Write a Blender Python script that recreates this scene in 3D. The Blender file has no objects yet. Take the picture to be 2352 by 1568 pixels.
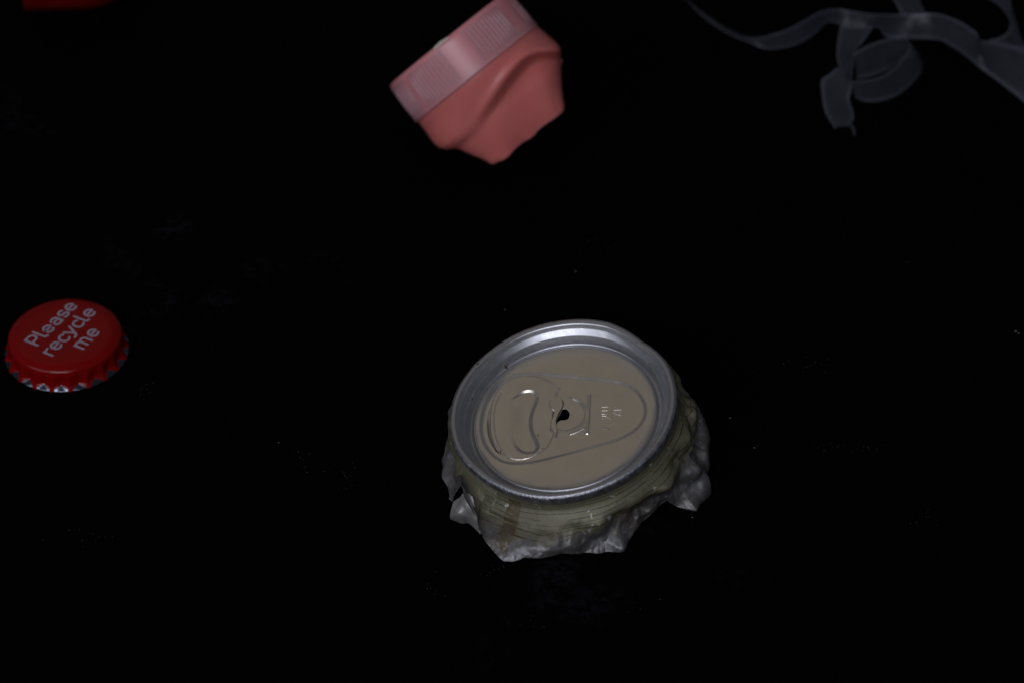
import bpy, bmesh, math, random
import numpy as np
from mathutils import Vector, Matrix, noise
random.seed(4); rng = np.random.default_rng(4)
S = 0.001                      # everything is worked out in millimetres, stored in metres
scene = bpy.context.scene
coll = scene.collection
R = math.radians

# ------------------------------------------------------------------ camera
E = R(41); D = 710.0; F = 6533.0
fw = np.array([0, math.cos(E), -math.sin(E)]); up = np.array([0, math.sin(E), math.cos(E)]); rt = np.array([1., 0, 0])
C = -fw*D
cd = bpy.data.cameras.new('camera'); cam = bpy.data.objects.new('camera', cd); coll.objects.link(cam)
cam.location = Vector(C*S); cam.rotation_euler = (R(90)-E, 0, 0)
cd.sensor_width = 36; cd.lens = 100; cd.clip_start = 0.05; cd.clip_end = 50
cd.dof.use_dof = True; cd.dof.focus_distance = 0.668; cd.dof.aperture_fstop = 13
scene.camera = cam

# ------------------------------------------------------------------ light: dim room, window and added side lamp behind the camera, lit ceiling beyond
scene.view_settings.view_transform = 'Standard'; scene.view_settings.look = 'None'
scene.view_settings.exposure = 0; scene.view_settings.gamma = 1
w = bpy.data.worlds.new('World'); scene.world = w; w.use_nodes = True
w.node_tree.nodes['Background'].inputs[0].default_value = (0.80, 0.86, 1.0, 1)
w.node_tree.nodes['Background'].inputs[1].default_value = 0.060

def area(name, loc, target, sx, sy, power, col):
    l = bpy.data.lights.new(name, 'AREA'); l.shape = 'RECTANGLE'; l.size = sx; l.size_y = sy
    l.energy = power; l.color = col
    o = bpy.data.objects.new(name, l); coll.objects.link(o); o.location = loc
    o.rotation_euler = (Vector(target)-Vector(loc)).to_track_quat('-Z', 'Y').to_euler()
    return o
area('ceiling_light', (-0.40, 0.75, 1.30), (0, 0, 0), 1.25, 1.1, 0.56, (1.0, 0.80, 0.56))
area('window_light', (-0.30, -1.19, 1.07), (0, 0, 0), 0.80, 0.52, 9.0, (0.88, 0.89, 1.0))
area('side_fill_light', (-1.22, -0.92, 0.98), (0, 0, 0), 0.9, 0.5, 3.6, (0.86, 0.88, 1.0))  # added lamp, carries the window's glint further round the rim's left wall

scene.cycles.use_denoising = True
scene.cycles.max_bounces = 10; scene.cycles.transparent_max_bounces = 16
scene.cycles.caustics_reflective = False; scene.cycles.caustics_refractive = False

# ------------------------------------------------------------------ helpers
def ray(px, py):
    d = fw*F+rt*(px-1176)-up*(py-784); return d/np.linalg.norm(d)
def onp(px, py, P, n):
    d = ray(px, py); return C+d*(np.dot(P-C, n)/np.dot(d, n))
def onz(px, py, z): return onp(px, py, np.array([0, 0, z]), np.array([0, 0, 1.]))
def z1(x, y): return x*.288+987.8, y*.288+705.6

def link(name, me, mats=(), parent=None, smooth=True):
    o = bpy.data.objects.new(name, me); coll.objects.link(o)
    for m in mats: me.materials.append(m)
    if smooth: me.polygons.foreach_set('use_smooth', [True]*len(me.polygons))
    if parent:
        o.parent = parent; o.matrix_parent_inverse = Matrix.Translation(-parent.location)
    return o
def mesh(name, v, f):
    me = bpy.data.meshes.new(name); me.from_pydata((np.asarray(v)*S).tolist(), [], f); me.update(); return me
def thing(name, loc, label, cat, group=None):
    o = bpy.data.objects.new(name, None); coll.objects.link(o); o.location = Vector(loc)*S
    o.empty_display_size = 0.01
    o['label'] = label; o['category'] = cat
    if group: o['group'] = group
    return o
def grid_faces(nu, nv, wrap=False):
    f = []
    for i in range(nu if wrap else nu-1):
        a = i*nv; b = ((i+1) % nu)*nv
        for j in range(nv-1): f.append((a+j, b+j, b+j+1, a+j+1))
    return f
def catmull(P, n, closed=False):
    P = [np.asarray(p, float) for p in P]; out = []
    m = len(P)
    rngi = range(m) if closed else range(m-1)
    for i in rngi:
        if closed: a, b, c, d = P[i-1], P[i], P[(i+1) % m], P[(i+2) % m]
        else: a, b, c, d = P[max(i-1, 0)], P[i], P[i+1], P[min(i+2, m-1)]
        for k in range(n):
            t = k/n
            out.append(.5*((2*b)+(c-a)*t+(2*a-5*b+4*c-d)*t*t+(3*b-a-3*c+d)*t**3))
    if not closed: out.append(P[-1])
    return np.array(out)
def dist_poly(U, V, P, closed=False):
    """distance to a polyline and arclength fraction of the nearest point"""
    best = np.full(U.shape, 1e9, np.float32); frac = np.zeros(U.shape, np.float32)
    n = len(P); segs = n if closed else n-1
    for i in range(segs):
        a = P[i]; b = P[(i+1) % n]; d = b-a; L = max(d.dot(d), 1e-9)
        t = np.clip(((U-a[0])*d[0]+(V-a[1])*d[1])/L, 0, 1)
        q = (U-a[0]-t*d[0])**2+(V-a[1]-t*d[1])**2
        m = q < best; best[m] = q[m]; frac[m] = ((i+t)/segs)[m]
    return np.sqrt(best), frac
def inside(U, V, P):
    r = np.zeros(U.shape, bool); n = len(P)
    for i in range(n):
        a = P[i]; b = P[(i+1) % n]
        if a[1] == b[1]: continue
        c = ((a[1] > V) != (b[1] > V)) & (U < (b[0]-a[0])*(V-a[1])/(b[1]-a[1])+a[0])
        r ^= c
    return r
def sst(x, a, b):
    t = np.clip((x-a)/(b-a), 0, 1); return t*t*(3-2*t)
def set_attr(me, name, arr):
    a = me.attributes.new(name, 'FLOAT', 'POINT'); a.data.foreach_set('value', np.asarray(arr, np.float32))
def fbm(p, sc, oc=3):
    return noise.fractal(Vector(p)*sc, 1.0, 2.0, oc)

class NT:
    """tiny node-tree writer"""
    def __init__(s, name):
        s.m = bpy.data.materials.new(name); s.m.use_nodes = True; s.t = s.m.node_tree
        s.b = s.t.nodes['Principled BSDF']; s.out = s.t.nodes['Material Output']
        s.co = s.n('ShaderNodeTexCoord')
    def n(s, k, **kw):
        nd = s.t.nodes.new(k)
        for a, v in kw.items(): setattr(nd, a, v)
        return nd
    def l(s, a, b): s.t.links.new(a, b)
    def noise(s, scale, detail=4, rough=.55, vec=None, dist=0):
        nd = s.n('ShaderNodeTexNoise'); nd.inputs['Scale'].default_value = scale
        nd.inputs['Detail'].default_value = detail; nd.inputs['Roughness'].default_value = rough
        nd.inputs['Distortion'].default_value = dist
        s.l(vec or s.co.outputs['Object'], nd.inputs['Vector']); return nd.outputs['Fac']
    def ramp(s, fac, *stops):
        r = s.n('ShaderNodeValToRGB'); e = r.color_ramp.elements
        while len(e) < len(stops): e.new(.5)
        for i, (p, c) in enumerate(stops):
            e[i].position = p; e[i].color = (c if isinstance(c, tuple) else (c, c, c))+(1,)
        s.l(fac, r.inputs[0]); return r.outputs[0]
    def mix(s, fac, a, b):
        x = s.n('ShaderNodeMix', data_type='RGBA')
        for sock, v in ((x.inputs[0], fac), (x.inputs[6], a), (x.inputs[7], b)):
            if isinstance(v, (int, float)): sock.default_value = v
            elif isinstance(v, tuple): sock.default_value = v+(1,)
            else: s.l(v, sock)
        return x.outputs[2]
    def math(s, op, a, b=0.0):
        x = s.n('ShaderNodeMath', operation=op)
        for i, v in enumerate((a, b)):
            if isinstance(v, (int, float)): x.inputs[i].default_value = v
            else: s.l(v, x.inputs[i])
        return x.outputs[0]
    def attr(s, name):
        a = s.n('ShaderNodeAttribute'); a.attribute_name = name; return a.outputs['Fac']
    def bump(s, h, strength, dist):
        b = s.n('ShaderNodeBump'); b.inputs['Strength'].default_value = strength; b.inputs['Distance'].default_value = dist
        s.l(h, b.inputs['Height']); s.l(b.outputs[0], s.b.inputs['Normal']); return b
    def set(s, **kw):
        for k, v in kw.items():
            i = s.b.inputs[k.replace('_', ' ')]
            if isinstance(v, (int, float)): i.default_value = v
            elif isinstance(v, tuple): i.default_value = v+(1,) if len(v) == 3 and i.type == 'RGBA' else v
            else: s.l(v, i)

# ------------------------------------------------------------------ materials
def mat_table():
    t = NT('black_tabletop')
    big = t.noise(9, 3, .6, dist=.6); fine = t.noise(420, 4, .7); mid = t.noise(48, 3, .6)
    scuff = t.math('MULTIPLY', t.ramp(big, (.56, 0.), (.70, 1.)), t.ramp(mid, (.50, 0.), (.66, 1.)))
    scuff = t.math('MULTIPLY', scuff, t.ramp(fine, (.44, 0.), (.62, 1.)))
    speck = t.ramp(t.noise(1500, 2, .5), (.74, 0.), (.80, 1.))
    speck = t.math('MULTIPLY', speck, t.ramp(t.noise(22, 3), (.48, 0.), (.62, 1.)))
    base = t.mix(t.noise(6, 2), (.0008, .0006, .0006), (.0026, .0012, .0009))
    c = t.mix(t.math('MULTIPLY', scuff, .8), base, (.013, .014, .024))
    c = t.mix(t.math('MULTIPLY', speck, .6), c, (.045, .045, .055))
    t.set(Base_Color=c, Roughness=.85, Specular_IOR_Level=.02)
    t.bump(t.noise(600, 3), .25, .0002)
    return t.m

def mat_lid():
    t = NT('lid_aluminium')
    n1 = t.noise(300, 4, .6); n2 = t.noise(2600, 2, .5); n3 = t.noise(60, 3)
    c = t.mix(n3, (.72, .68, .60), (.80, .765, .68))
    tint_fac = t.attr('warm_tint')  # beige tint, fading towards grey at the panel edge
    c = t.mix(tint_fac, t.mix(n3, (.66, .66, .66), (.70, .70, .71)), c)
    c = t.mix(t.math('MULTIPLY', t.ramp(t.noise(38, 5, .65), (.46, 0.), (.70, 1.)), .22), c, (.50, .46, .40))
    white = t.math('MULTIPLY', t.ramp(t.noise(1700, 2, .4), (.69, 0.), (.76, 1.)), .5)
    c = t.mix(white, c, (.95, .95, .95))
    st = t.attr('stain_shade')  # rust and dirt, plus shade painted into the slit and flap outline
    dark = t.ramp(t.noise(800, 2), (.35, (.040, .014, .006)), (.65, (.24, .080, .025)))
    rough = t.ramp(n1, (.3, .30), (.7, .40))
    met = t.math('SUBTRACT', .97, t.math('MULTIPLY', st, .95))
    t.set(Base_Color=t.mix(st, c, dark), Roughness=t.mix(st, rough, (.8, .8, .8)), Metallic=met)
    t.bump(t.math('ADD', t.math('MULTIPLY', n2, .6), n1), .09, .00012)
    return t.m

def mat_rim():
    t = NT('seam_aluminium')
    n1 = t.noise(500, 4, .65); n3 = t.noise(90, 3)
    c = t.mix(n3, (.43, .44, .465), (.54, .55, .575))
    out = t.attr('outer')                       # scuffed outside of the seam
    c = t.mix(out, c, t.mix(n1, (.20, .21, .24), (.46, .47, .50)))
    spots = t.ramp(t.noise(1300, 2, .5), (.68, 0.), (.74, 1.))
    c = t.mix(t.math('MULTIPLY', spots, .5), c, (.9, .9, .92))
    rust_n = t.ramp(t.noise(620, 4, .6), (.44, 0.), (.54, 1.))
    rust = t.math('MAXIMUM', t.math('MULTIPLY', t.attr('stain_shade'), rust_n), t.ramp(t.attr('stain_shade'), (.90, 0.), (.97, 1.)))
    c = t.mix(rust, c, t.ramp(t.noise(1200, 2), (.4, (.05, .022, .010)), (.65, (.20, .10, .03))))
    r = t.mix(out, t.ramp(n1, (.3, .36), (.7, .45)), t.ramp(n1, (.35, .40), (.65, .60)))
    met = t.math('SUBTRACT', .97, t.math('MULTIPLY', rust, .95))
    t.set(Base_Color=c, Roughness=t.mix(rust, r, (.8, .8, .8)), Metallic=met)
    h = t.math('MULTIPLY', t.math('ADD', n1, t.noise(1500, 3)), t.math('ADD', t.math('MULTIPLY', out, 1.0), .02))
    t.bump(h, .6, .0003)
    return t.m

def mat_collar():
    t = NT('printed_can_sheet')
    u = t.attr('arc'); v = t.attr('down'); worn = t.attr('wear')
    cv = t.n('ShaderNodeCombineXYZ'); t.l(u, cv.inputs[0]); t.l(v, cv.inputs[1]); vec = cv.outputs[0]
    mp = t.n('ShaderNodeMapping'); mp.inputs['Scale'].default_value = (.10, 1.0, 1); t.l(vec, mp.inputs[0]); sv = mp.outputs[0]
    metal = t.mix(t.noise(120, 4), (.130, .128, .128), (.22, .217, .222))
    paint = t.mix(t.noise(200, 3), (.11, .105, .062), (.165, .157, .098))
    # fine printed lines running round the neck, broken up by scuffing
    mp2 = t.n('ShaderNodeMapping'); mp2.inputs['Scale'].default_value = (.05, .35, 1); t.l(vec, mp2.inputs[0])
    ph = t.math('ADD', t.math('MULTIPLY', v, .92), t.math('MULTIPLY', t.noise(1.0, 2, .5, vec=mp2.outputs[0]), 1.6))
    tri_ = t.math('ABSOLUTE', t.math('SUBTRACT', t.math('FRACT', ph), .5))
    lines = t.ramp(tri_, (.0, 1.), (.05, 1.), (.095, 0.))
    lines = t.math('MULTIPLY', lines, t.ramp(t.noise(.75, 5, .75, vec=sv), (.40, 0.), (.47, 1.)))
    brk = t.ramp(t.noise(1.5, 4, .7, vec=vec), (.36, .25), (.46, 1.))
    lines = t.math('MULTIPLY', lines, brk)
    paint = t.mix(lines, paint, (.016, .013, .006))
    patch = t.attr('patch')
    pn = t.ramp(t.noise(1.6, 5, .65, vec=vec), (.40, 0.), (.48, 1.))
    paint = t.mix(t.math('MULTIPLY', patch, t.math('ADD', pn, .15)), paint, (.075, .052, .014))
    mn = t.math('ADD', t.math('MULTIPLY', t.noise(.42, 5, .6, vec=vec), 1.0), t.math('MULTIPLY', worn, 1.0))
    bare = t.ramp(mn, (.76, 0.), (1.12, 1.))
    pk = t.math('MULTIPLY', patch, t.math('MULTIPLY', pn, .85))
    bare = t.math('MULTIPLY', bare, t.math('SUBTRACT', 1.0, pk))
    c = t.mix(bare, paint, metal)
    c = t.mix(t.ramp(t.noise(420, 3, .6), (.66, 0.), (.72, .6)), c, (.70, .70, .72))
    pinkish = t.ramp(t.noise(80, 3, .5), (.64, 0.), (.74, .5))
    c = t.mix(t.math('MULTIPLY', pinkish, bare), c, (.42, .26, .24))
    c = t.mix(t.math('MULTIPLY', t.ramp(t.noise(95, 4, .6), (.48, 0.), (.66, 1.)), .55), c, (.085, .070, .045))
    c = t.mix(t.math('MULTIPLY', t.ramp(t.noise(1.1, 4, .7, vec=vec), (.56, 0.), (.68, 1.)), t.math('MULTIPLY', bare, .5)), c, (.33, .34, .40))
    t.set(Base_Color=c, Metallic=t.mix(bare, (.30, .30, .30), (.72, .72, .72)), Roughness=t.mix(bare, (.50, .50, .50), (.50, .50, .50)))
    t.bump(t.math('ADD', t.noise(700, 4, .6), t.math('MULTIPLY', t.noise(200, 3), 2.0)), .35, .0002)
    return t.m

def mat_red(name, col, rough=.20, spec=.16):
    t = NT(name)
    c = t.mix(t.noise(180, 3), tuple(x*.85 for x in col), col)
    chip = t.math('MULTIPLY', t.ramp(t.noise(1100, 3, .6), (.70, 0.), (.74, 1.)), t.ramp(t.noise(60, 2), (.52, 0.), (.60, 1.)))
    c = t.mix(t.math('MULTIPLY', chip, .55), c, (.22, .17, .19))
    t.set(Base_Color=c, Roughness=t.ramp(t.noise(500, 3), (.3, rough), (.7, rough+.08)), Specular_IOR_Level=spec)
    t.bump(t.noise(260, 3), .08, .0003)
    return t.m
def mat_steel():
    t = NT('bare_tinplate')
    t.set(Base_Color=t.mix(t.noise(500, 3), (.07, .075, .10), (.14, .15, .18)), Metallic=1.0, Roughness=.26)
    return t.m
def mat_plain(name, col, rough, metallic=0, spec=.4):
    t = NT(name); t.set(Base_Color=t.mix(t.noise(400, 3), tuple(x*.9 for x in col), col), Roughness=rough, Metallic=metallic, Specular_IOR_Level=spec); return t.m
def mat_pink(name, a, b, rough):
    t = NT(name)
    c = t.mix(t.ramp(t.noise(55, 3), (.35, 0.), (.65, 1.)), a, b)
    t.set(Base_Color=c, Roughness=rough, Subsurface_Weight=.6, Subsurface_Radius=(1.0, .30, .22), Subsurface_Scale=.006, Specular_IOR_Level=.5)
    t.bump(t.noise(120, 3), .10, .0004)
    return t.m
def mat_film():
    t = NT('clear_film')
    fr = t.n('ShaderNodeLayerWeight'); fr.inputs[0].default_value = .35
    tr = t.n('ShaderNodeBsdfTransparent'); mx = t.n('ShaderNodeMixShader')
    n = t.noise(140, 4)
    t.set(Base_Color=(.10, .109, .138), Roughness=.30, Specular_IOR_Level=.5, Transmission_Weight=0.0)
    t.bump(t.noise(90, 3, .6), .6, .0012)
    fac = t.math('ADD', t.math('MULTIPLY', fr.outputs['Facing'], .30), t.ramp(n, (.3, .09), (.75, .16)))
    edge = t.attr('edge'); fac = t.math('ADD', fac, t.math('MULTIPLY', edge, .50))
    t.l(fac, mx.inputs[0]); t.l(tr.outputs[0], mx.inputs[1]); t.l(t.b.outputs[0], mx.inputs[2]); t.l(mx.outputs[0], t.out.inputs[0])
    return t.m

M_TABLE = mat_table(); M_LID = mat_lid(); M_RIM = mat_rim(); M_COLLAR = mat_collar()
M_REDCAP = mat_red('red_cap_enamel', (.20, .002, .002)); M_STEEL = mat_steel()
M_INK = mat_plain('grey_ink', (.30, .24, .30), .5)
M_PINKCAP = mat_pink('pink_cap_plastic', (.66, .25, .27), (.70, .28, .30), .34)
M_PINK = mat_pink('pink_bottle_plastic', (.90, .180, .165), (.94, .205, .185), .40)
M_REDPL = mat_red('red_plastic', (.17, .003, .003), .5, .05)
M_FILM = mat_film()
M_DUST = mat_plain('pale_dust', (.12, .12, .14), .8)

# ------------------------------------------------------------------ the black tabletop
me = mesh('tabletop', [(-700, -500, -18), (700, -500, -18), (700, 900, -18), (-700, 900, -18), (-700, -500, 0), (700, -500, 0), (700, 900, 0), (-700, 900, 0)],
          [(3, 2, 1, 0), (4, 5, 6, 7), (0, 1, 5, 4), (1, 2, 6, 5), (2, 3, 7, 6), (3, 0, 4, 7)])
tb = link('tabletop', me, [M_TABLE], smooth=False); tb['kind'] = 'structure'

# loose dust and grit lying on it
bm = bmesh.new()
def grain(x, y, r):
    g = bmesh.ops.create_icosphere(bm, subdivisions=1, radius=r*S)
    for q in g['verts']: q.co = Vector((q.co.x*random.uniform(.7, 1.5), q.co.y*random.uniform(.7, 1.3), q.co.z*.7+r*S*.6))+Vector((x*S, y*S, 0))
for px, py, r in ((1677, 960, .26), (1733, 1028, .22), (2333, 762, .28), (2340, 766, .22), (1590, 1188, .22), (640, 1016, .16), (1322, 624, .2), (2085, 604, .12), (1160, 712, .2)):
    p = onz(px, py, 0); grain(p[0], p[1], r)
for cx, cy, n, sx, sy in ((780, 1095, 22, 45, 35), (205, 1232, 20, 60, 18), (1860, 830, 20, 60, 22), (1930, 1025, 26, 90, 12), (1385, 565, 16, 70, 25), (990, 1345, 14, 25, 30), (1460, 1385, 8, 30, 20), (330, 900, 12, 30, 20), (690, 1050, 14, 20, 40), (1225, 1430, 10, 25, 15), (380, 80, 6, 30, 20), (2110, 1190, 10, 30, 20), (1130, 1310, 12, 25, 25)):
    for k in range(n):
        p = onz(cx+random.gauss(0, sx*.6), cy+random.gauss(0, sy*.6), 0); grain(p[0], p[1], random.uniform(.035, .085))
me = bpy.data.meshes.new('dust_specks'); bm.to_mesh(me); bm.free()
o = link('dust_specks', me, [M_DUST]); o['kind'] = 'stuff'; o['label'] = 'pale dust specks scattered over the black tabletop'; o['category'] = 'dust'

# ================================================================== torn-off can top
rc = onz(1291, 942, 18.)
bk = -ray(1291, 942); r_ = np.cross([0, 0, 1.], bk); r_ /= np.linalg.norm(r_); u_ = np.cross(bk, r_)
n = -.181*r_+.631*u_+.755*bk; n /= np.linalg.norm(n)
ex = np.array([1., 0, 0])-n*n[0]; ex /= np.linalg.norm(ex); ey = np.cross(n, ex)
rc = rc+ey*1.2
PD = 4.1                                   # panel depth below the seam
can = thing('can_top', (rc[0], rc[1], 0), 'torn-off aluminium drink can top with crumpled ragged collar and its tab missing', 'can top')
def W(u, v, z): return rc+ex*u+ey*v+n*z
def lidpt(x, y):
    q = onp(*z1(x, y), rc-n*PD, n)-(rc-n*PD); return np.array([q.dot(ex), q.dot(ey)])
def lp(pts): return [lidpt(*p) for p in pts]

RMOD = [(-180, 0), (-158, -.2), (-140, -.7), (-122, -.5), (-100, 0), (-54, 0), (0, 0), (22, 0), (30, -.3), (42, -.8), (52, -.4), (64, .25), (80, .3), (100, .1), (130, -.2), (160, 0), (180, 0)]
def rmod(th):
    d = math.degrees(th); d = (d+180) % 360-180
    return float(np.interp(d, [a for a, _ in RMOD], [b for _, b in RMOD]))

# --- lid panel: square grid mapped to a disc, pressed with the embossed shapes
RP = 21.3; N = 560
a = np.linspace(-1, 1, N); A, B = np.meshgrid(a, a, indexing='ij')
with np.errstate(divide='ignore', invalid='ignore'):
    m1 = np.abs(A) > np.abs(B)
    rad = np.where(m1, A, B); ph = np.where(m1, (math.pi/4)*(B/A), math.pi/2-(math.pi/4)*(A/B)); ph = np.nan_to_num(ph)
U = (rad*np.cos(ph)*RP).astype(np.float32); V = (rad*np.sin(ph)*RP).astype(np.float32)
H = np.zeros_like(U); stain_shade = np.zeros_like(U)
outline = catmull(lp([(800, 524), (1000, 540), (1200, 556), (1400, 576), (1530, 600), (1630, 650), (1695, 730), (1718, 810), (1695, 900), (1620, 985), (1500, 1048), (1300, 1105), (1100, 1160), (900, 1212), (760, 1236), (640, 1236), (550, 1208), (480, 1150), (432, 1070), (410, 960), (425, 830), (470, 720), (545, 620), (660, 548)]), 5, True)
d, _ = dist_poly(U, V, outline, True); ins = inside(U, V, outline); sd = np.where(ins, d, -d)
H += -.36*sst(sd, -.70, .70)
# tear panel score, open slit on its left
score = catmull(lp([(572, 672), (535, 745), (512, 840), (512, 950), (530, 1045), (570, 1125), (628, 1190), (710, 1208), (790, 1194), (845, 1165)]), 6)
d, f = dist_poly(U, V, score); H -= .16*np.exp(-(d/.085)**2)*(1-.6*sst(f, .6, 1)); stain_shade = np.maximum(stain_shade, .75*np.exp(-(d/.07)**2)*(1-sst(f, .55, .7)))
slit = catmull(lp([(500, 735), (472, 830), (463, 915), (468, 980), (484, 1050), (512, 1108), (548, 1152)]), 6)
d, f = dist_poly(U, V, slit); wd = .06+.20*np.maximum(np.sin(np.pi*np.clip(f, 0, 1)), 0)**1.5
sm_ = np.exp(-(d/wd)**4)*sst(f, .1, .35); H -= 1.3*sm_; slit_shade = sm_  # the slit's inner shade also goes into the colour mask
panel = catmull(lp([(512, 700), (560, 630), (640, 570), (730, 545), (830, 545), (930, 575), (1030, 640)]), 6)
d, f = dist_poly(U, V, panel); H += .10*np.exp(-(d/.22)**2)
# tear panel stands slightly proud of the recess round it, most at its upper right
tear = catmull(lp([(505, 720), (560, 630), (640, 570), (730, 546), (830, 548), (930, 580), (1025, 640), (1000, 720), (985, 800), (975, 900), (985, 1000), (930, 1110), (840, 1170), (720, 1212), (630, 1195), (560, 1150), (500, 1060), (478, 960), (480, 830)]), 5, True)
d, _ = dist_poly(U, V, tear, True); ins = inside(U, V, tear); sd = np.where(ins, d, -d)
lift = sst(V, -2, 7)
H += (.10+.28*lift)*sst(sd, -.12, .30)
# half-moon pressing in the tear panel
moon = catmull(lp([(640, 745), (690, 702), (745, 670), (800, 662), (842, 684), (852, 725), (830, 785), (806, 850), (800, 925), (815, 995), (846, 1060), (855, 1105), (832, 1138), (780, 1148), (720, 1135), (660, 1080), (625, 960), (620, 850)]), 5, True)
d, _ = dist_poly(U, V, moon, True); ins = inside(U, V, moon); sd = np.where(ins, d, -d)
fu = sst(U, lidpt(600, 900)[0], lidpt(770, 900)[0])
mw = .40+.35*(1-sst(V, lidpt(820, 760)[1], lidpt(820, 690)[1]))
H += -.50*(sst(sd/mw, -1, 1))*fu
# pressings round the missing rivet
for pts, hh, ww in (([(1120, 712), (1185, 738), (1228, 790), (1243, 850), (1222, 905), (1165, 953), (1090, 982), (1015, 972)], .13, .36),
                    ([(1118, 1003), (1170, 984), (1224, 956)], .24, .28),
                    ([(1268, 692), (1263, 830), (1252, 998)], .15, .34),
                    ([(1140, 722), (1195, 748), (1236, 792)], .10, .22),
                    ([(1262, 995), (1240, 997)], .18, .25),
                    ([(1370, 955), (1415, 960)], .12, .22), ([(950, 965), (1003, 1012)], .14, .14)):
    d, f = dist_poly(U, V, catmull(lp(pts), 5)); H += hh*np.exp(-(d/ww)**2)
rv = lidpt(1075, 850); q = np.hypot(U-rv[0], V-rv[1]); H += -.22*np.exp(-(q/2.2)**2)
H += .02*np.sin(U*.9+1)*np.sin(V*.7)+.05*np.sin(U*.31+.5)*np.sin(V*.27+1.2)
H *= 1-sst(np.hypot(U, V), RP-.5, RP)
H += .22*(np.clip(np.hypot(U, V)-19.7, 0, 9)/1.6)**2
# grit and rust on the panel
for x, y, r in ((862, 1010, .22), (868, 1022, .16), (898, 1118, .16), (525, 1128, .34), (535, 1140, .2), (562, 1140, .25), (560, 1156, .2), (622, 1190, .2), (1002, 1015, .13), (1622, 962, .12), (940, 1435, .12), (1212, 1242, .10), (422, 1262, .14), (770, 1166, .08), (1025, 636, .14)):
    p = lidpt(x, y); q = np.hypot(U-p[0], (V-p[1])*.8)+.08*np.sin(9*U+4*V)+.06*np.sin(13*V-7*U); stain_shade = np.maximum(stain_shade, 1-sst(q, r*.7, r*1.35))
flo = catmull(lp([(1000, 722), (1032, 722), (1056, 745), (1060, 775)]), 6)
d, f = dist_poly(U, V, flo); H -= .35*np.exp(-(d/.10)**2); stain_shade = np.maximum(stain_shade, .7*np.exp(-(d/.09)**2))  # shade line round the flap's disc, put into the colour as well
flo = catmull(lp([(1000, 722), (968, 736), (955, 762), (962, 796), (990, 822), (994, 845), (980, 875), (966, 908), (964, 948), (982, 990), (1003, 1022)]), 6)
d, f = dist_poly(U, V, flo); H -= .22*np.exp(-(d/.09)**2); stain_shade = np.maximum(stain_shade, .55*np.exp(-(d/.075)**2))  # painted shade line continues down the flap's left side
hole = catmull(lp([(1060, 800), (1085, 803), (1104, 822), (1110, 845), (1100, 873), (1075, 886), (1040, 889), (1018, 903), (1006, 920), (1004, 905), (1014, 873), (1034, 843), (1047, 815)]), 6, True)
cu = (U[:-1, :-1]+U[1:, 1:])/2; cv_ = (V[:-1, :-1]+V[1:, 1:])/2
hin = inside(cu, cv_, hole)
d, _ = dist_poly(U, V, hole, True)
near = np.argwhere(d < .075)
for i, j in near:
    p = np.array([U[i, j], V[i, j]]); k = np.argmin(((hole-p)**2).sum(1)); best = None
    for s in (k-1, k):
        q0 = hole[s % len(hole)]; q1 = hole[(s+1) % len(hole)]; dd = q1-q0; t = np.clip((p-q0).dot(dd)/max(dd.dot(dd), 1e-9), 0, 1); c_ = q0+t*dd
        if best is None or ((c_-p)**2).sum() < ((best-p)**2).sum(): best = c_
    U[i, j], V[i, j] = best
verts = rc[None, None, :]+U[..., None]*ex+V[..., None]*ey+(H-PD)[..., None]*n
idx = np.arange(N*N).reshape(N, N)
fc = np.stack([idx[:-1, :-1], idx[1:, :-1], idx[1:, 1:], idx[:-1, 1:]], -1)[~hin]
me = mesh('lid', verts.reshape(-1, 3), fc.tolist())
set_attr(me, 'stain_shade', np.maximum(stain_shade, slit_shade*.3).ravel()); set_attr(me, 'warm_tint', 1-.5*sst(np.hypot(U, V), 17, 21).ravel())
lid = link('lid', me, [M_LID], can)

# thin torn flap beside the hole
fl = catmull(lp([(1000, 724), (1030, 724), (1052, 745), (1056, 775), (1048, 808), (1032, 835), (1014, 868), (1004, 905), (1005, 950), (1012, 985), (1003, 1016), (985, 985), (968, 945), (972, 905), (988, 872), (996, 842), (984, 815), (964, 790), (960, 758), (974, 735)]), 5, True)
bm = bmesh.new()
vs = [bm.verts.new(Vector(W(p[0], p[1], -PD+.10)*S)) for i, p in enumerate(fl)]
fc_ = bm.faces.new(vs); ex_ = bmesh.ops.extrude_face_region(bm, geom=[fc_])
for e_ in ex_['geom']:
    if isinstance(e_, bmesh.types.BMVert): e_.co += Vector(n*S*.14)
bmesh.ops.triangulate(bm, faces=bm.faces[:]); bmesh.ops.recalc_face_normals(bm, faces=bm.faces[:])
me = bpy.data.meshes.new('torn_flap'); bm.to_mesh(me); bm.free(); set_attr(me, 'warm_tint', [1]*len(me.vertices)); set_attr(me, 'stain_shade', [0]*len(me.vertices))
tf = link('torn_flap', me, [M_LID], lid, smooth=False)

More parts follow.
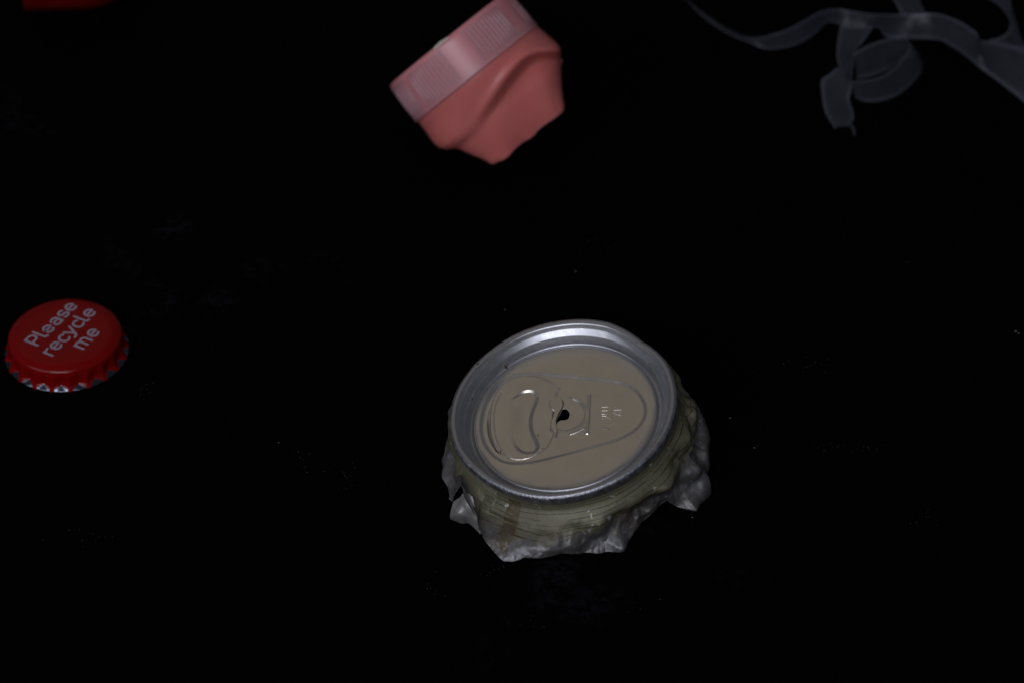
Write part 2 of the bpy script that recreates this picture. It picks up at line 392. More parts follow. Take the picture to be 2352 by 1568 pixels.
# embossed code strokes on the panel
def stroke_mesh(paths, wd, hgt, place, nrm):
    """paths: 2-D polylines; place(p)->3-D; ribbons with round ends, thickness hgt"""
    V_, F_ = [], []
    for P in paths:
        P = [np.array(p, float) for p in P]; left, right = [], []
        for i, p in enumerate(P):
            t = P[min(i+1, len(P)-1)]-P[max(i-1, 0)]; t /= max(np.linalg.norm(t), 1e-9); nn = np.array([-t[1], t[0]])
            if i == 0:
                for aa in (80, 45): left.append(p-t*wd/2*math.sin(R(aa))+nn*wd/2*math.cos(R(aa))); right.append(p-t*wd/2*math.sin(R(aa))-nn*wd/2*math.cos(R(aa)))
            left.append(p+nn*wd/2); right.append(p-nn*wd/2)
            if i == len(P)-1:
                for aa in (45, 80): left.append(p+t*wd/2*math.sin(R(aa))+nn*wd/2*math.cos(R(aa))); right.append(p+t*wd/2*math.sin(R(aa))-nn*wd/2*math.cos(R(aa)))
        b0 = len(V_); m = len(left)
        for l_, r2 in zip(left, right):
            A3, B3 = place(l_), place(r2)
            V_ += [A3-nrm*hgt, A3+nrm*hgt, B3+nrm*hgt, B3-nrm*hgt]
        for i in range(m-1):
            k = b0+4*i
            for q in range(4): F_.append((k+q, k+(q+1) % 4, k+4+(q+1) % 4, k+4+q))
        F_ += [(b0, b0+1, b0+2, b0+3), (b0+4*(m-1)+3, b0+4*(m-1)+2, b0+4*(m-1)+1, b0+4*(m-1))]
    return V_, F_
code = [[(1368, 785), (1420, 785)], [(1368, 813), (1412, 812)], [(1368, 844), (1385, 842), (1402, 844)], [(1368, 857), (1402, 856)], [(1370, 829), (1369, 836)], [(1372, 874), (1370, 880), (1376, 884)], [(1400, 868), (1402, 874)],
        [(1464, 809), (1521, 806)], [(1456, 826), (1470, 836), (1500, 846), (1518, 848)], [(1510, 828), (1516, 832)], [(1410, 868), (1440, 882)]]
code = [lp(c_) for c_ in code]
V_, F_ = stroke_mesh(code, .12, .03, lambda p: W(p[0], p[1], -PD-.335), n)
em = mesh('embossed_code', V_, F_); set_attr(em, 'warm_tint', [1]*len(V_)); set_attr(em, 'stain_shade', [0]*len(V_))
t_ = NT('bright_scored_aluminium'); t_.set(Base_Color=(.9, .9, .88), Metallic=.6, Roughness=.35)
link('embossed_code', em, [t_.m], lid, smooth=False)

# --- seam, chuck wall and countersink: one lathe profile
prof = [(21.3, -PD+.22), (21.55, -PD+.28), (21.8, -PD+.22), (22.0, -PD+.02), (22.2, -PD-.25), (22.45, -PD-.42), (22.7, -PD-.42), (22.95, -PD-.20), (23.15, -PD+.25),
        (23.3, -3.4), (23.45, -2.9), (23.62, -2.35), (24.0, -1.98), (24.75, -1.32), (24.95, -1.05), (25.05, -.75), (25.2, -.4), (25.45, -.14), (25.85, -.02), (26.35, .02), (26.65, -.03), (26.9, -.2), (27.04, -.5), (27.1, -1.0), (27.08, -1.7), (26.98, -2.2), (26.8, -2.55), (26.5, -2.8), (26.25, -2.75)]
P = catmull(prof, 4); NT_ = 540
Vv, st_, ou_ = [], [], []
for i in range(NT_):
    th = 2*math.pi*i/NT_; m_ = rmod(th); dg = (math.degrees(th)+180) % 360-180
    for r, z in P:
        k = float(sst(r, 22.2, 26.5)); rr = r+m_*k
        wob = .06*noise.noise(Vector((math.cos(th)*3, math.sin(th)*3, r*.25)))*k
        # flattened stretch of the wall at the upper right, where the rim was hit
        hit = math.exp(-((dg-44)/13)**2); z2 = z
        rr += hit*.12*math.exp(-((r-24.4)/.6)**2)
        Vv.append(W((rr+wob)*math.cos(th), (rr+wob)*math.sin(th), z2+wob))
        s_ = 0.
        if r > 25.7 and z > -1.2: s_ = .9*math.exp(-((dg-100)/26)**2)*float(sst(r, 25.5, 26.5))+.7*math.exp(-((dg-40)/30)**2)*float(sst(r, 26.4, 27))
        if 22.3 < r < 23.3: s_ = max(s_, .42*math.exp(-((dg-5)/16)**2), .3*math.exp(-((dg-125)/22)**2))
        for dd, r0, ww in ((141, 26.2, 1.2), (112, 26.4, 1.0), (160, 23.5, 1.0), (128, 22.9, 1.2), (30, 24.6, .8)):
            s_ = max(s_, 1-float(sst(math.hypot((dg-dd)*.45, r-r0), .25*ww, .55*ww)))
        st_.append(min(1, s_)); ou_.append(float(sst(r, 26.2, 26.9))*(1 if z > -3 else 0))
me = mesh('seam_rim', Vv, grid_faces(NT_, len(P), True)); set_attr(me, 'stain_shade', st_); set_attr(me, 'outer', ou_)
rim = link('seam_rim', me, [M_RIM], can)

# --- crumpled collar below the seam: neck row -> shoulder row -> torn edge row
# torn edge: angle round the can, then either a pixel-derived resting point or local radius/height above table
edge = [(-27, (1590, 1173), .3), (-33, (1562, 1165), 1.5), (-40, (1538, 1150), 4.5), (-47, (1512, 1163), 3.8), (-53, (1482, 1192), 2), (-60, (1456, 1226), .8), (-65, (1428, 1262), .1), (-73, (1382, 1270), .1),
        (-80, (1332, 1271), .4), (-87, (1290, 1264), 1.6), (-95, (1240, 1271), 1.4), (-102, (1203, 1277), 1.2), (-109, (1180, 1288), .2), (-114, (1156, 1289), .1), (-120, (1130, 1264), 1.2), (-127, (1114, 1240), 2.5),
        (-133, (1104, 1216), 4), (-139, (1094, 1180), 7), (-145, (1076, 1145), 9), (-149, (1060, 1117), 10), (-150.5, (1056, 1114), 9.5), (-153, (1050, 1136), 6), (-158, (1041, 1150), 4), (-164, (1033, 1145), 3.5), (-171, (1025, 1112), 4)]
def polar(p):
    q = p-rc; return q.dot(ex), q.dot(ey), q.dot(n)
keys = []
for th, px, z in edge: keys.append((th, np.array(polar(onz(*px, z)))))
def free(th, r, zw):
    dx = math.cos(R(th))*r; dy = math.sin(R(th))*r
    base = W(dx, dy, 0); zz = (zw-base[2])/n[2]; return (th, np.array([dx, dy, zz]))
keys += [free(-179, 29.6, 4), free(-195, 30, 4), free(-215, 33, 5), free(-240, 32, 3), free(-265, 33, 6), free(-290, 32, 4), free(-315, 31, 5), free(-330, 30.5, 3), free(-345, 30.2, 4), free(-358, 30.2, 2), free(-370, 31.2, 1.5), free(-380, 32.6, .8)]
keys.sort(key=lambda k: k[0])            # -380 .. -27  (i.e. one full turn, -387 == -27)
ks = [(k[0]-360, k[1]) for k in keys[-3:]]+keys+[(k[0]+360, k[1]) for k in keys[:3]]
KA = np.array([k[0] for k in ks]); KP = np.array([k[1] for k in ks])
def edge_at(thd):
    t = thd
    while t > -27: t -= 360
    while t < -387: t += 360
    return np.array([np.interp(t, KA, KP[:, c]) for c in range(3)])
SH = [(-180, 29.8, -8.5), (-160, 29.6, -8.5), (-145, 29.5, -6.8), (-125, 30.6, -7.5), (-100, 30.6, -8.2), (-80, 30.4, -8.4), (-60, 30.6, -8.5), (-40, 31.2, -9), (-20, 30.4, -9.4), (0, 30.0, -9.4), (15, 29.6, -10), (30, 29.0, -10.5), (45, 28.9, -10.5), (60, 28.3, -10), (90, 30.5, -9), (130, 30.5, -9), (160, 30, -9), (180, 29.8, -8.5)]
crs = []
for k in range(16):
    v_ = rng.normal(size=3); v_ /= np.linalg.norm(v_); crs.append((v_, (rng.uniform(10, 20) if k < 12 else rng.uniform(6, 9)), rng.uniform(0, 1)))
def tri(x): x = x-math.floor(x); return abs(2*x-1)*2-1
def crumple(p):
    s = 0
    for k, (v_, lam, f0) in enumerate(crs):
        mk = .5+.5*noise.noise(Vector(p)*.09+Vector((k*7.3, 0, k)))
        s += tri(p.dot(v_)/lam+f0+.25*noise.noise(Vector(p)*.16+Vector((0, k, 0))))*lam*.075*max(0, mk)**1.3*1.6
    w1 = noise.voronoi(Vector((p[0]*.15+.3*noise.noise(Vector(p)*.1), p[1]*.15, p[2]*.22)), distance_metric='DISTANCE')[0]
    w2 = noise.voronoi(Vector((p[0]*.34, p[1]*.34, p[2]*.42+5)), distance_metric='DISTANCE')[0]
    return s*.8+(w1[0]-.45)*2.6+(w2[1]-w2[0]-.3)*.55
DENT = [(1440, 1205, 5.0, -3.2), (1505, 1165, 4.5, -2.6), (1375, 1215, 3.6, 1.3), (1480, 1235, 3.0, 1.4), (1540, 1120, 3.2, 1.2), (1340, 1238, 4.5, -.8), (1230, 1235, 5, .9), (1570, 1130, 5.5, -2.6), (1600, 1060, 4, 1.2), (1592, 1005, 4.5, -1.5), (1610, 1120, 3.2, 1.5), (1150, 1255, 5, -1.0), (1030, 1075, 5, -1.2), (1385, 1245, 3.5, -1.3), (1548, 1070, 4, -1.2)]
dent3 = []
for px, py, rr, dp in DENT:       # sits on the collar: intersect the ray with the cylinder r=31 about the can axis
    o3 = np.array(polar(C)); d3 = np.array([ray(px, py).dot(ex), ray(px, py).dot(ey), ray(px, py).dot(n)])
    a_ = d3[0]**2+d3[1]**2; b_ = 2*(o3[0]*d3[0]+o3[1]*d3[1]); c_ = o3[0]**2+o3[1]**2-32**2; dis = b_*b_-4*a_*c_
    if dis < 0: dis = 0
    t = (-b_-math.sqrt(dis))/(2*a_); dent3.append((o3+d3*t, rr, dp))
NTH, NV_ = 900, 96
Vv, arc, down, wear, patch = [], [], [], [], []
for i in range(NTH):
    thd = -387+360*i/NTH; th = R(thd); c, s = math.cos(th), math.sin(th)
    dg = (thd+180) % 360-180
    r2 = np.interp(dg, [a[0] for a in SH], [a[1] for a in SH]); z2 = np.interp(dg, [a[0] for a in SH], [a[2] for a in SH])
    e = edge_at(thd); m_ = rmod(th)
    ragged = .22*noise.noise(Vector((c*30, s*30, 1)))+.18*noise.noise(Vector((c*90, s*90, 4)))
    ez = e[2]; sh = np.array([c*r2, s*r2, z2])
    if ez > z2+.5: sh = np.array([c*(27.5+(r2-27.5)*.5), s*(27.5+(r2-27.5)*.5), (ez-3.2)*.5-1.2])
    rows = [np.array([c*(25.9+m_), s*(25.9+m_), -2.2]), np.array([c*(26.1+m_*.8), s*(26.1+m_*.8), -3.2]), np.array([c*(26.9+m_*.4), s*(26.9+m_*.4), -4.9]) if ez < -8 else np.array([c*26.7, s*26.7, -4.0]),
            .45*np.array([c*27.6, s*27.6, -5.2])+.55*sh if ez < -8 else .5*np.array([c*26.9, s*26.9, -4.6])+.5*sh, sh, .5*sh+.5*e+np.array([c, s, 0])*.5, e]
    Q = catmull(rows, 16)
    for j in range(NV_+1):
        q = Q[j].copy(); t = j/NV_
        am = float(sst(t, .38, .85)); rgt = float(sst(dg, -45, -15))*(1-float(sst(dg, 120, 150))); lft = 1-float(sst(dg, -150, -135)) if dg < 0 else float(sst(dg, 150, 170))
        a2 = max(am*.42, rgt*float(sst(t, .30, .60))*.85, lft*float(sst(t, .3, .6))*.45)
        dz = crumple(q)*a2*1.1; dz = dz-.35*a2; dz = dz if dz < .9 else .9+(dz-.9)*.3
        for dp, rr, dd in dent3:
            l2 = ((q-dp)**2).sum()/rr**2
            if l2 < 3: dz += dd*max(0, 1-l2/1.6)**1.2*am if l2 < 1.6 else 0
        if j == NV_: dz *= .8
        q[0] += c*dz; q[1] += s*dz; q[2] += dz*.25
        q = q+np.array([c*.3, s*.3, 1.0])*ragged*float(sst(t, .86, 1.0))
        P3 = W(*q)
        if P3[2] < .15: P3[2] = .15+.05*random.random()
        Vv.append(P3); arc.append(thd/360*2*math.pi*30); down.append(t*16)
        wv = -.27+.90*float(sst(t, .46, .90))+.15*rgt*float(sst(t, .25, .5))+.4*lft*float(sst(t, .25, .5))
        wear.append(wv)
        pw = float(sst(dg, -121.5, -120))*(1-float(sst(dg, -113.8, -113.2)))
        patch.append(pw*float(sst(t, .20, .26))*(1-float(sst(t, .9, .96))))
me = mesh('collar', Vv, [tuple(reversed(q)) for q in grid_faces(NTH, NV_+1, True)])
for nm, ar in (('arc', arc), ('down', down), ('wear', wear), ('patch', patch)): set_attr(me, nm, ar)
col = link('collar', me, [M_COLLAR], can)
sm = col.modifiers.new('thickness', 'SOLIDIFY'); sm.thickness = .00014; sm.offset = 0

# curled flap of sheet turned outwards at the left, below the tear
g = [[(1042, 1150, 5.5), (1056, 1140, 7), (1072, 1132, 9), (1086, 1140, 9)], [(1038, 1166, 4.5), (1056, 1162, 6), (1074, 1160, 7.5), (1092, 1166, 7)],
     [(1034, 1186, 2.5), (1054, 1186, 4.2), (1076, 1186, 4.5), (1098, 1190, 4.5)], [(1038, 1192, 1.2), (1062, 1205, 1.0), (1078, 1204, 1.0), (1104, 1226, 1.8)]]
rows = [catmull([onz(*p[:2], p[2])*1. for p in r], 12) for r in g]
Vv = []
for k in range(len(rows[0])):
    colp = catmull([r[k] for r in rows], 12)
    for j, p in enumerate(colp):
        q = p+ray(1060, 1180)*1.6
        q = q+n*.3*crumple(p*1.3); q[2] = max(q[2], .15); Vv.append(q)
nv = len(colp)
me = mesh('curled_flap', Vv, grid_faces(len(rows[0]), nv))
for nm, val in (('arc', 5), ('down', 12), ('patch', 0)): set_attr(me, nm, [val]*len(Vv))
set_attr(me, 'wear', [1.2]*len(Vv))
t2 = NT('inner_aluminium'); t2.set(Base_Color=t2.mix(t2.noise(300, 4), (.26, .25, .24), (.46, .445, .43)), Metallic=.6, Roughness=.5); t2.bump(t2.noise(400, 4), .4, .0003)
cf = link('curled_flap', me, [t2.m], can); cf['label'] = 'pale curled flap of torn sheet'
sm = cf.modifiers.new('thickness', 'SOLIDIFY'); sm.thickness = .00016; sm.offset = 0

# ================================================================== crown cap
CC = onz(154, 806, 0)
crown = thing('crown_cap', CC, 'red crown cork lying flat, printed Please recycle me in grey letters', 'bottle cap')
HT = 6.5; NA = 21*28
def crown_r(ph, s):
    """ph: phase inside a flute (-.5..(.5), ridge at 0), s: 0 at the top of the skirt .. 1 at the hem"""
    ridge = max(0, 1-abs(ph)/.5)          # 1 on a ridge, 0 in the middle of a pinch
    out = 14.15+.95*s**1.15
    pinch = -.95*(1-ridge)**.8*math.sin(min(1, s/.80)*math.pi/2)**1.5
    flare = (1.0*(1-ridge)+.42)*min(1, max(0, (s-.74)/.26))
    return out+pinch+flare
topP = [(0, HT+.02), (6, HT+.02), (9.6, HT), (10.9, HT-.07), (12.1, HT-.28), (13.0, HT-.66), (13.6, HT-1.05), (13.95, HT-1.45)]
tp = catmull(topP[1:], 5)
Vv = [CC+np.array([0, 0, HT+.02])]; F_ = []
nr = len(tp); ns = 26; ncol = nr+ns
off = R(-90)-R(360/21)*.5+R(1.5)
for i in range(NA):
    th = 2*math.pi*i/NA; ph = ((i/28) % 1.0); ph = ph-1 if ph > .5 else ph; ang = th+off
    c, s = math.cos(ang), math.sin(ang)
    for r, z in tp: Vv.append(CC+np.array([c*r, s*r, z]))
    for k in range(1, ns+1):
        q = k/ns; r = crown_r(ph, q)
        if q < .25: r = 13.95+(r-13.95)*float(sst(q, -.05, .25))
        z = (HT-1.45)*(1-q)+.12*q + .12*(1-max(0, 1-abs(ph)/.5))*float(sst(q, .80, 1.0))
        Vv.append(CC+np.array([c*r, s*r, z]))
mi = []
for i in range(NA):
    a0 = 1+i*ncol; b0 = 1+((i+1) % NA)*ncol
    F_.append((0, a0, b0)); mi.append(0)
    ph = (((i+.5)/28) % 1.0); ph = abs(ph-.5)*2      # 0 in the pinch centre
    for j in range(ncol-1):
        F_.append((a0+j, a0+j+1, b0+j+1, b0+j))
        q = (j+.5-nr+1)/ns
        mi.append(1 if q > .76+.20*ph and ph < .74 else 0)
me = mesh('cap_shell', Vv, F_)
shell = link('cap_shell', me, [M_REDCAP, M_STEEL], crown)
me.polygons.foreach_set('material_index', mi)
sm = shell.modifiers.new('thickness', 'SOLIDIFY'); sm.thickness = .00022; sm.offset = -1

# lettering: every glyph drawn as round strokes in em units (x to the right, y up, cap height 1)
def arcp(cx, cy, rx, ry, a0, a1, nn=14): return [(cx+rx*math.cos(R(a0+(a1-a0)*k/nn)), cy+ry*math.sin(R(a0+(a1-a0)*k/nn))) for k in range(nn+1)]
X = .70
GL = {
 'P': (.68, [[(.10, 0), (.10, 1)], [(.10, 1), (.36, 1)]+arcp(.36, .72, .24, .28, 90, -90, 12)+[(.10, .44)]]),
 'l': (.36, [[(.10, 1.04), (.10, .18)]+arcp(.24, .16, .14, .16, 180, 280, 7)]),
 'e': (.66, [[(.09, .37), (.54, .37)]+arcp(.315, .36, .235, .335, 0, 315, 22)]),
 'a': (.64, [arcp(.30, .50, .20, .20, 160, 0, 10)+[(.50, .0)], [(.50, .40), (.28, .40)]+arcp(.27, .205, .19, .195, 90, 270, 10)+[(.38, .03), (.50, .14)]]),
 's': (.56, [arcp(.27, .52, .19, .18, 35, 250, 12)+[(.30, .335)]+arcp(.27, .185, .19, .165, 65, -150, 12)]),
 'r': (.46, [[(.10, 0), (.10, X)], [(.10, .42), (.14, .56), (.24, .67), (.40, .69)]]),
 'c': (.58, [arcp(.315, .35, .235, .35, 45, 315, 20)]),
 'y': (.60, [[(.04, X), (.28, .04)], [(.53, X), (.25, -.06), (.16, -.20), (.02, -.22)]]),
 'm': (.98, [[(.10, 0), (.10, X)], [(.10, .45)]+arcp(.28, .48, .18, .22, 170, 0, 10)+[(.46, 0)], [(.46, .45)]+arcp(.64, .48, .18, .22, 170, 0, 10)+[(.82, 0)]]),
}
def z3(x, y): return onz(x*.168, y*.168+658.6, HT)
L0 = z3(515, 803); L1 = z3(1083, 250); bx = (L1-L0); plen = np.linalg.norm(bx); bx /= plen; by = np.cross([0, 0, 1.], bx)
text = [('Please', L0), ('recycle', z3(718, 942)), ('me', z3(1140, 852))]
emw = sum(GL[c_][0] for c_ in 'Please')-.10; EM = plen/emw; 
print('EM', EM, 'want cap height', np.linalg.norm(z3(350, 715)-z3(515, 803)))
CAPH = 3.75
kk = 0
capr = np.array([t for t in tp])
def capz(q): return float(np.interp(np.hypot(*(q-CC)[:2]), capr[:, 0], capr[:, 1]))-HT
for word, base in text:
    x = -.10
    for ch in word:
        wdt, strokes = GL[ch]
        V_, F2 = [], []
        for s_ in strokes:          # each stroke printed a hair above the last, so crossings stay clean
            kk += 1
            v2, f2 = stroke_mesh([[((x+p[0])*EM, p[1]*CAPH) for p in s_]], .65, .022,
                                 lambda p: base+bx*p[0]+by*p[1]+np.array([0, 0, .06+.02*(kk % 4)+capz(base+bx*p[0]+by*p[1])]), np.array([0, 0, 1.]))
            F2 += [tuple(i+len(V_) for i in f) for f in f2]; V_ += v2
        link('letter', mesh('letter', V_, F2), [M_INK], shell, smooth=False)
        x += wdt
# white liner inside
ln = [(0, 4.9), (11.6, 4.9), (12.1, 4.3), (11.8, 4.2), (11.0, 4.5), (0, 4.5)]
Vv = [CC+np.array([math.cos(2*math.pi*i/48)*r, math.sin(2*math.pi*i/48)*r, z]) for i in range(48) for r, z in ln]
link('liner', mesh('liner', Vv, grid_faces(48, len(ln), True)), [mat_plain('liner_plastic', (.5, .5, .5), .5)], crown)

# ================================================================== pink screw cap with a crushed bit of bottle neck
Z0 = 767.0
ac = np.array([.616, -.788]); bc = np.array([.788, .616])
cv3 = -ray(1095, 170); rt2 = np.cross([0, 0, 1.], cv3); rt2 /= np.linalg.norm(rt2); up2 = np.cross(cv3, rt2)
av = rt2*ac[0]+up2*ac[1]; bv = rt2*bc[0]+up2*bc[1]
O = C-cv3*768.0                       # centre of the lower face of the cap
def cpx(px, py): return onp(px, py, O, cv3)
def Lp(a_, b_, c_): return O+av*a_+bv*b_+cv3*c_
def ab(px, py):
    d = cpx(px, py)-O; return np.array([d.dot(av), d.dot(bv)])
pink = thing('pink_cap', (O[0], O[1], 0), 'pink ribbed screw cap still on a crushed torn piece of pink bottle neck', 'bottle top')
CR = 20.9
pr = [(0, -12.3), (15, -12.35), (19.0, -12.3), (19.9, -12.05), (20.35, -11.5), (20.55, -10.5), (20.8, -5), (CR, -.5), (CR, -.15), (20.7, .0), (20.1, .0), (19.6, -.6), (19.2, -2.5)]
tp = catmull(pr[1:], 3); Vv, F_ = [Lp(-12.3, 0, 0)], []
NA2 = 240
for i in range(NA2):
    th = 2*math.pi*i/NA2
    for r, z in tp:
        rr = r+.03*noise.noise(Vector((math.cos(th)*4, math.sin(th)*4, z*.3)))
        Vv.append(Lp(z, math.sin(th)*rr, math.cos(th)*rr))
nc = len(tp)
for i in range(NA2):
    a0 = 1+i*nc; b0 = 1+((i+1) % NA2)*nc; F_.append((0, b0, a0))
    for j in range(nc-1): F_.append((a0+j, b0+j, b0+j+1, a0+j+1))
band = link('screw_cap', mesh('screw_cap', Vv, F_), [M_PINKCAP], pink)
# grip ribs in groups of eight
def rib_mesh(th):
    V_ = []
    for z in np.linspace(-11.2, -.9, 8):
        e_ = max(0, math.sin(math.pi*(z+11.2)/10.3))**.5 if -11.1 < z < -1.0 else 0
        for k in (-1, -.5, 0, .5, 1):
            r = 20.55+(z+10.5)*.035-.05+.36*(1-k*k)*e_; t = th+k*.017
            V_.append(Lp(z, math.sin(t)*r, math.cos(t)*r))
    return V_
for grp in range(8):
    for k in range(11 if grp in (0, 7) else 8):
        if grp == 1 and k < 4: continue
        th = R(45*grp+32-22+3.6*k-(3 if grp % 2 else 0)) if grp else R(11+3.45*k)
        if grp == 7: th = R(-46+3.45*k)
        link('rib', mesh('rib', rib_mesh(th), grid_faces(8, 5)), [M_PINKCAP], band)
# small torn burr on the upper edge
bu = []
for k in range(9):
    f = k/8; th = R(-14+14*f); r = 20.0
    h = .4*math.sin(math.pi*f)*(.5+.5*abs(math.sin(f*9)))
    for dz, dr in ((0.35, .2), (-.1-h, .35), (-.1-h, -.2), (0.35, -.6)): bu.append(Lp(-12.1+dz, math.sin(th)*(r+dr), math.cos(th)*(r+dr)))
link('burr', mesh('burr', bu, grid_faces(9, 4)), [mat_plain('pale_plastic', (.55, .50, .42), .5)], band)

# crushed neck piece
crease = catmull([ab(x*.252+846.7, y*.252) for x, y in ((830, 1225), (900, 1150), (985, 1050), (1100, 890), (1220, 725), (1330, 590), (1420, 510), (1520, 465), (1640, 448), (1730, 450))], 6)
sta = [(-.6, -20.3, 20.6, 20.0, 0), (.8, -20.4, 20.8, 20.0, 0), (3.5, -20.4, 21.3, 19.0, 0), (7.8, -20.6, 21.9, 16.9, 0), (10.5, -19.3, 20.6, 14.5, 1), (12.6, -16.6, 19.0, 12.5, 2), (16, -14.7, 16.4, 9.5, 3), (19, -12.9, 14.4, 6.6, 4), (21.3, -11.9, 13.2, 4.6, 4.4), (22.2, -11.0, 12.4, 3.9, 4.5)]
sp = catmull(sta, 7); NB = 300
Vv = []
for st4 in sp:
    a_, b0, b1, cdp, c0 = st4; bm_ = (b0+b1)/2; hb = (b1-b0)/2
    pw = 1.0 if a_ < 3 else 1-.12*min(1, (a_-3)/8)
    for i in range(NB):
        th = 2*math.pi*i/NB; sx, cx = math.sin(th), math.cos(th)
        Vv.append([a_, bm_+hb*math.copysign(abs(sx)**pw, sx), c0+cdp*math.copysign(abs(cx)**pw, cx), cx])
Vv = np.array(Vv)
d, f = dist_poly(Vv[:, 0], Vv[:, 1], crease)
# sign: positive on the lower right side of the crease
sgn = np.zeros(len(Vv))
for i, p in enumerate(Vv[:, :2]):
    k = np.argmin(((crease-p)**2).sum(1)); k = min(max(k, 0), len(crease)-2); t = crease[k+1]-crease[k]; q = p-crease[k]
    sgn[i] = 1 if t[0]*q[1]-t[1]*q[0] < 0 else -1
if sgn[np.argmin(np.abs(Vv[:, 0]-16)+np.abs(Vv[:, 1]-8))] < 0: sgn = -sgn
s_ = d*sgn; front = sst(Vv[:, 3], -.35, .10)
# fold: ridge on the crease, deep valley just past it, bulging out again to the hem
dep = (1.3*np.exp(-(s_/1.4)**2)-6.0*sst(s_, .2, 3.4)*np.exp(-np.maximum(s_-2.4, 0)/9.0))*(.10+.90*sst(f, .12, .62))
Vv[:, 2] += dep*front
Vv[:, 2] += .35*np.sin(Vv[:, 1]*.35+Vv[:, 0]*.2)*front*sst(Vv[:, 0], 4, 10)
hem = sst(Vv[:, 0], 18, 22)
P3 = np.array([Lp(q[0]+.9*h*noise.noise(Vector((q[1]*.25, q[2]*.2, 3))), q[1], q[2]) for q, h in zip(Vv, hem)])
P3[:, 2] = np.maximum(P3[:, 2], .5)
nk = link('bottle_neck', mesh('bottle_neck', P3, [tuple(reversed(q)) for q in grid_faces(len(sp), NB, False)]+[]), [M_PINK], pink)
# close the tube seam between last and first column
bm = bmesh.new(); bm.from_mesh(nk.data); bm.verts.ensure_lookup_table()
for i in range(len(sp)-1):
    a0 = i*NB+NB-1; b0 = i*NB; bm.faces.new([bm.verts[k] for k in (b0, b0+NB, a0+NB, a0)])
bmesh.ops.recalc_face_normals(bm, faces=bm.faces[:]); bm.to_mesh(nk.data); bm.free()
nk.data.polygons.foreach_set('use_smooth', [True]*len(nk.data.polygons))
sm = nk.modifiers.new('thickness', 'SOLIDIFY'); sm.thickness = .0009; sm.offset = -1; sm.use_rim = True

# ================================================================== red plastic cap lying on its side at the far left
# axis runs to the right; open wide end on the left
rp = onz(196, 19, 0)
A3 = np.array([.985, .17, .0]); A3 /= np.linalg.norm(A3); B3 = np.cross([0, 0, 1.], A3)
RC = 13.5; tilt = 0
redc = thing('red_plastic_cap', rp, 'red plastic cap lying on its side far behind the crown cork', 'bottle cap')
prof = [(-17.4, 12.4), (-17.6, 13.2), (-17.2, 13.6), (-14, 13.7), (-8, 14.1), (0, 14.6), (4, 14.3), (8, 13.2), (12.5, 11.2), (14.6, 8.0), (15.3, 4), (15.5, 0.01)]
inner = [(-17.4, 12.4), (-10, 12.8), (5, 12.8), (10, 9), (12, .01)]
cen = rp+np.array([0, 4.0, 14.5])
def lathe(prof, nn, f=None):
    V_ = []
    for i in range(nn):
        th = 2*math.pi*i/nn
        for x, r in prof:
            rr = r+(f(th, x) if f else 0); V_.append(cen+A3*x+B3*math.cos(th)*rr+np.array([0, 0, 1])*math.sin(th)*rr)
    return V_
pp = catmull(prof, 4); ii = catmull(inner, 4)
link('cap_body', mesh('cap_body', lathe(pp, 192, lambda th, x: (.16*max(0, math.cos(th*48))-.1 if -15 < x < 4 else 0)), grid_faces(192, len(pp), True)), [M_REDPL], redc)
link('cap_inside', mesh('cap_inside', lathe(ii, 64), grid_faces(64, len(ii), True)), [M_REDPL], redc)

# ================================================================== clear plastic strips
def c5(x, y): return x*.344+1543, y*.344
strips = thing('plastic_strip_tangle', onz(2050, 150, 0), 'tangle of torn clear plastic film strips with one curled into a ring', 'plastic strip')
def ribbon(name, pairs, nn=10, closed=False, seed=0):
    up_ = catmull([onz(*c5(a_[0], a_[1]), a_[2]) for a_, _ in pairs], nn, closed); lo = catmull([onz(*c5(b_[0], b_[1]), b_[2]) for _, b_ in pairs], nn, closed)
    V_, ed = [], []; K = 9
    for i, (p, q) in enumerate(zip(up_, lo)):
        for k in range(K):
            t = [0, .05, .15, .32, .5, .68, .85, .95, 1][k]; z = .25*math.sin(math.pi*t)
            V_.append(p*(1-t)+q*t+np.array([0, 0, z+.12*noise.noise(Vector((i*.15, t*3, seed)))])); ed.append(1-float(sst(min(t, 1-t), 0, .1)))
    V_ = [np.array([v[0], v[1], max(v[2], .15)]) for v in V_]
    me = mesh(name, V_, grid_faces(len(up_), K, closed)); set_attr(me, 'edge', ed)
    o = link(name, me, [M_FILM], strips)
    s2 = o.modifiers.new('thickness', 'SOLIDIFY'); s2.thickness = .00012; s2.offset = 0
    return o
def pz(p, a, b): return [((x0, y0, z0), (x1, y1, z1_)) for (x0, y0, z0), (x1, y1, z1_) in p]
ribbon('long_strip', [((40, -40, 1), (66, -40, 1.2)), ((200, 78, 1), (186, 92, 3)), ((330, 168, 1), (312, 188, 3)), ((430, 222, 1.5), (420, 246, 4)), ((520, 252, 2), (530, 292, 2)), ((600, 250, 4), (640, 330, 1)), ((700, 225, 6), (760, 320, 1)), ((800, 185, 7), (880, 280, 2)), ((900, 130, 8), (970, 215, 3)), ((980, 85, 9), (1020, 165, 4)), ((1060, 66, 10), (1060, 150, 5)), ((1130, 63, 10), (1110, 160, 6)), ((1190, 80, 10), (1170, 195, 6))], seed=1)
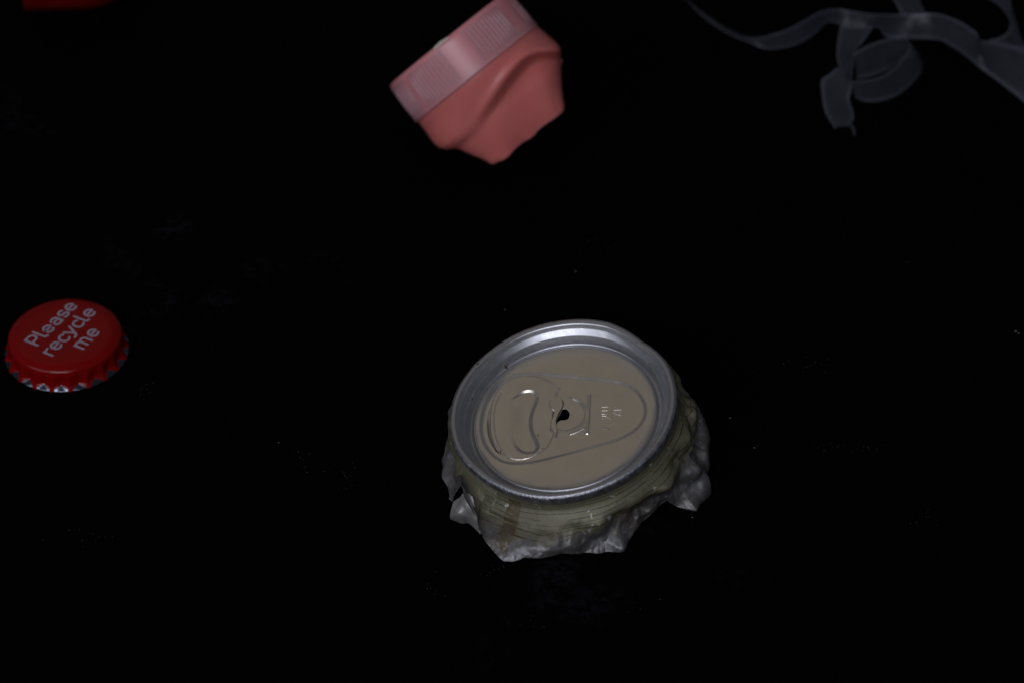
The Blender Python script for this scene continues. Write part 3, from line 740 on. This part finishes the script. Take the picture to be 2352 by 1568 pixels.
ribbon('broad_strip', [((1150, 66, 10), (1130, 190, 6)), ((1300, 92, 10), (1300, 190, 7)), ((1400, 97, 10), (1385, 190, 6)), ((1500, 98, 9), (1430, 246, 3)), ((1620, 94, 9), (1570, 258, 3)), ((1750, 90, 10), (1700, 262, 3)), ((1850, 115, 12), (1790, 270, 4)), ((1950, 160, 13), (1870, 315, 4)), ((2035, 225, 13), (1960, 375, 4)), ((2070, 270, 9), (2070, 465, 3)), ((2200, 285, 7), (2200, 560, 2)), ((2420, 330, 6), (2420, 740, 1))], seed=2)
ribbon('hanging_strip', [((1125, 170, 7), (1345, 175, 8)), ((1112, 250, 9), (1290, 265, 8)), ((1103, 340, 9), (1225, 345, 7)), ((1108, 410, 8), (1212, 430, 6)), ((1140, 485, 7), (1200, 545, 5.5))], seed=3)
ribbon('curled_strip', [((1190, 545, 8), (1222, 652, 1)), ((1300, 537, 8), (1290, 679, 1)), ((1400, 511, 8), (1400, 676, 1)), ((1500, 440, 8.5), (1530, 625, 1)), ((1572, 350, 9), (1640, 520, 1.5)), ((1590, 300, 9), (1672, 440, 2)), ((1560, 262, 9), (1640, 372, 2)), ((1500, 250, 9), (1530, 410, 1)), ((1400, 272, 9), (1440, 470, .6)), ((1300, 308, 9), (1330, 512, .6)), ((1215, 360, 8), (1235, 530, .8))], seed=4, closed=False)
ribbon('torn_tail_strip', [((1110, 450, 5), (1200, 560, 4.5)), ((1050, 500, 4), (1195, 620, 3)), ((1000, 537, 3), (1185, 660, 2)), ((1003, 640, 2), (1195, 700, 1.2)), ((1020, 735, 1.4), (1213, 750, .8)), ((1046, 792, 1), (1212, 805, .6)), ((1072, 830, .8), (1180, 818, .6)), ((1086, 858, .5), (1182, 845, .5))], seed=5)
ribbon('torn_shred', [((1178, 822, .5), (1190, 812, .8)), ((1196, 850, .4), (1206, 838, 1)), ((1212, 890, .4), (1222, 872, .8)), ((1221, 912, .3), (1226, 905, .4))], 5, seed=6)
ribbon('upper_strip', [((1455, -40, 9), (1640, -40, 6)), ((1500, 30, 9), (1665, 30, 6)), ((1540, 110, 8), (1700, 105, 6))], seed=7)
ribbon('looping_strip', [((2060, -40, 10), (2250, -40, 8)), ((2180, 30, 9), (2268, 50, 7)), ((2245, 110, 8), (2300, 150, 6)), ((2262, 175, 7), (2330, 250, 4)), ((2215, 240, 6), (2370, 320, 3)), ((2110, 272, 5), (2440, 400, 2))], seed=8)
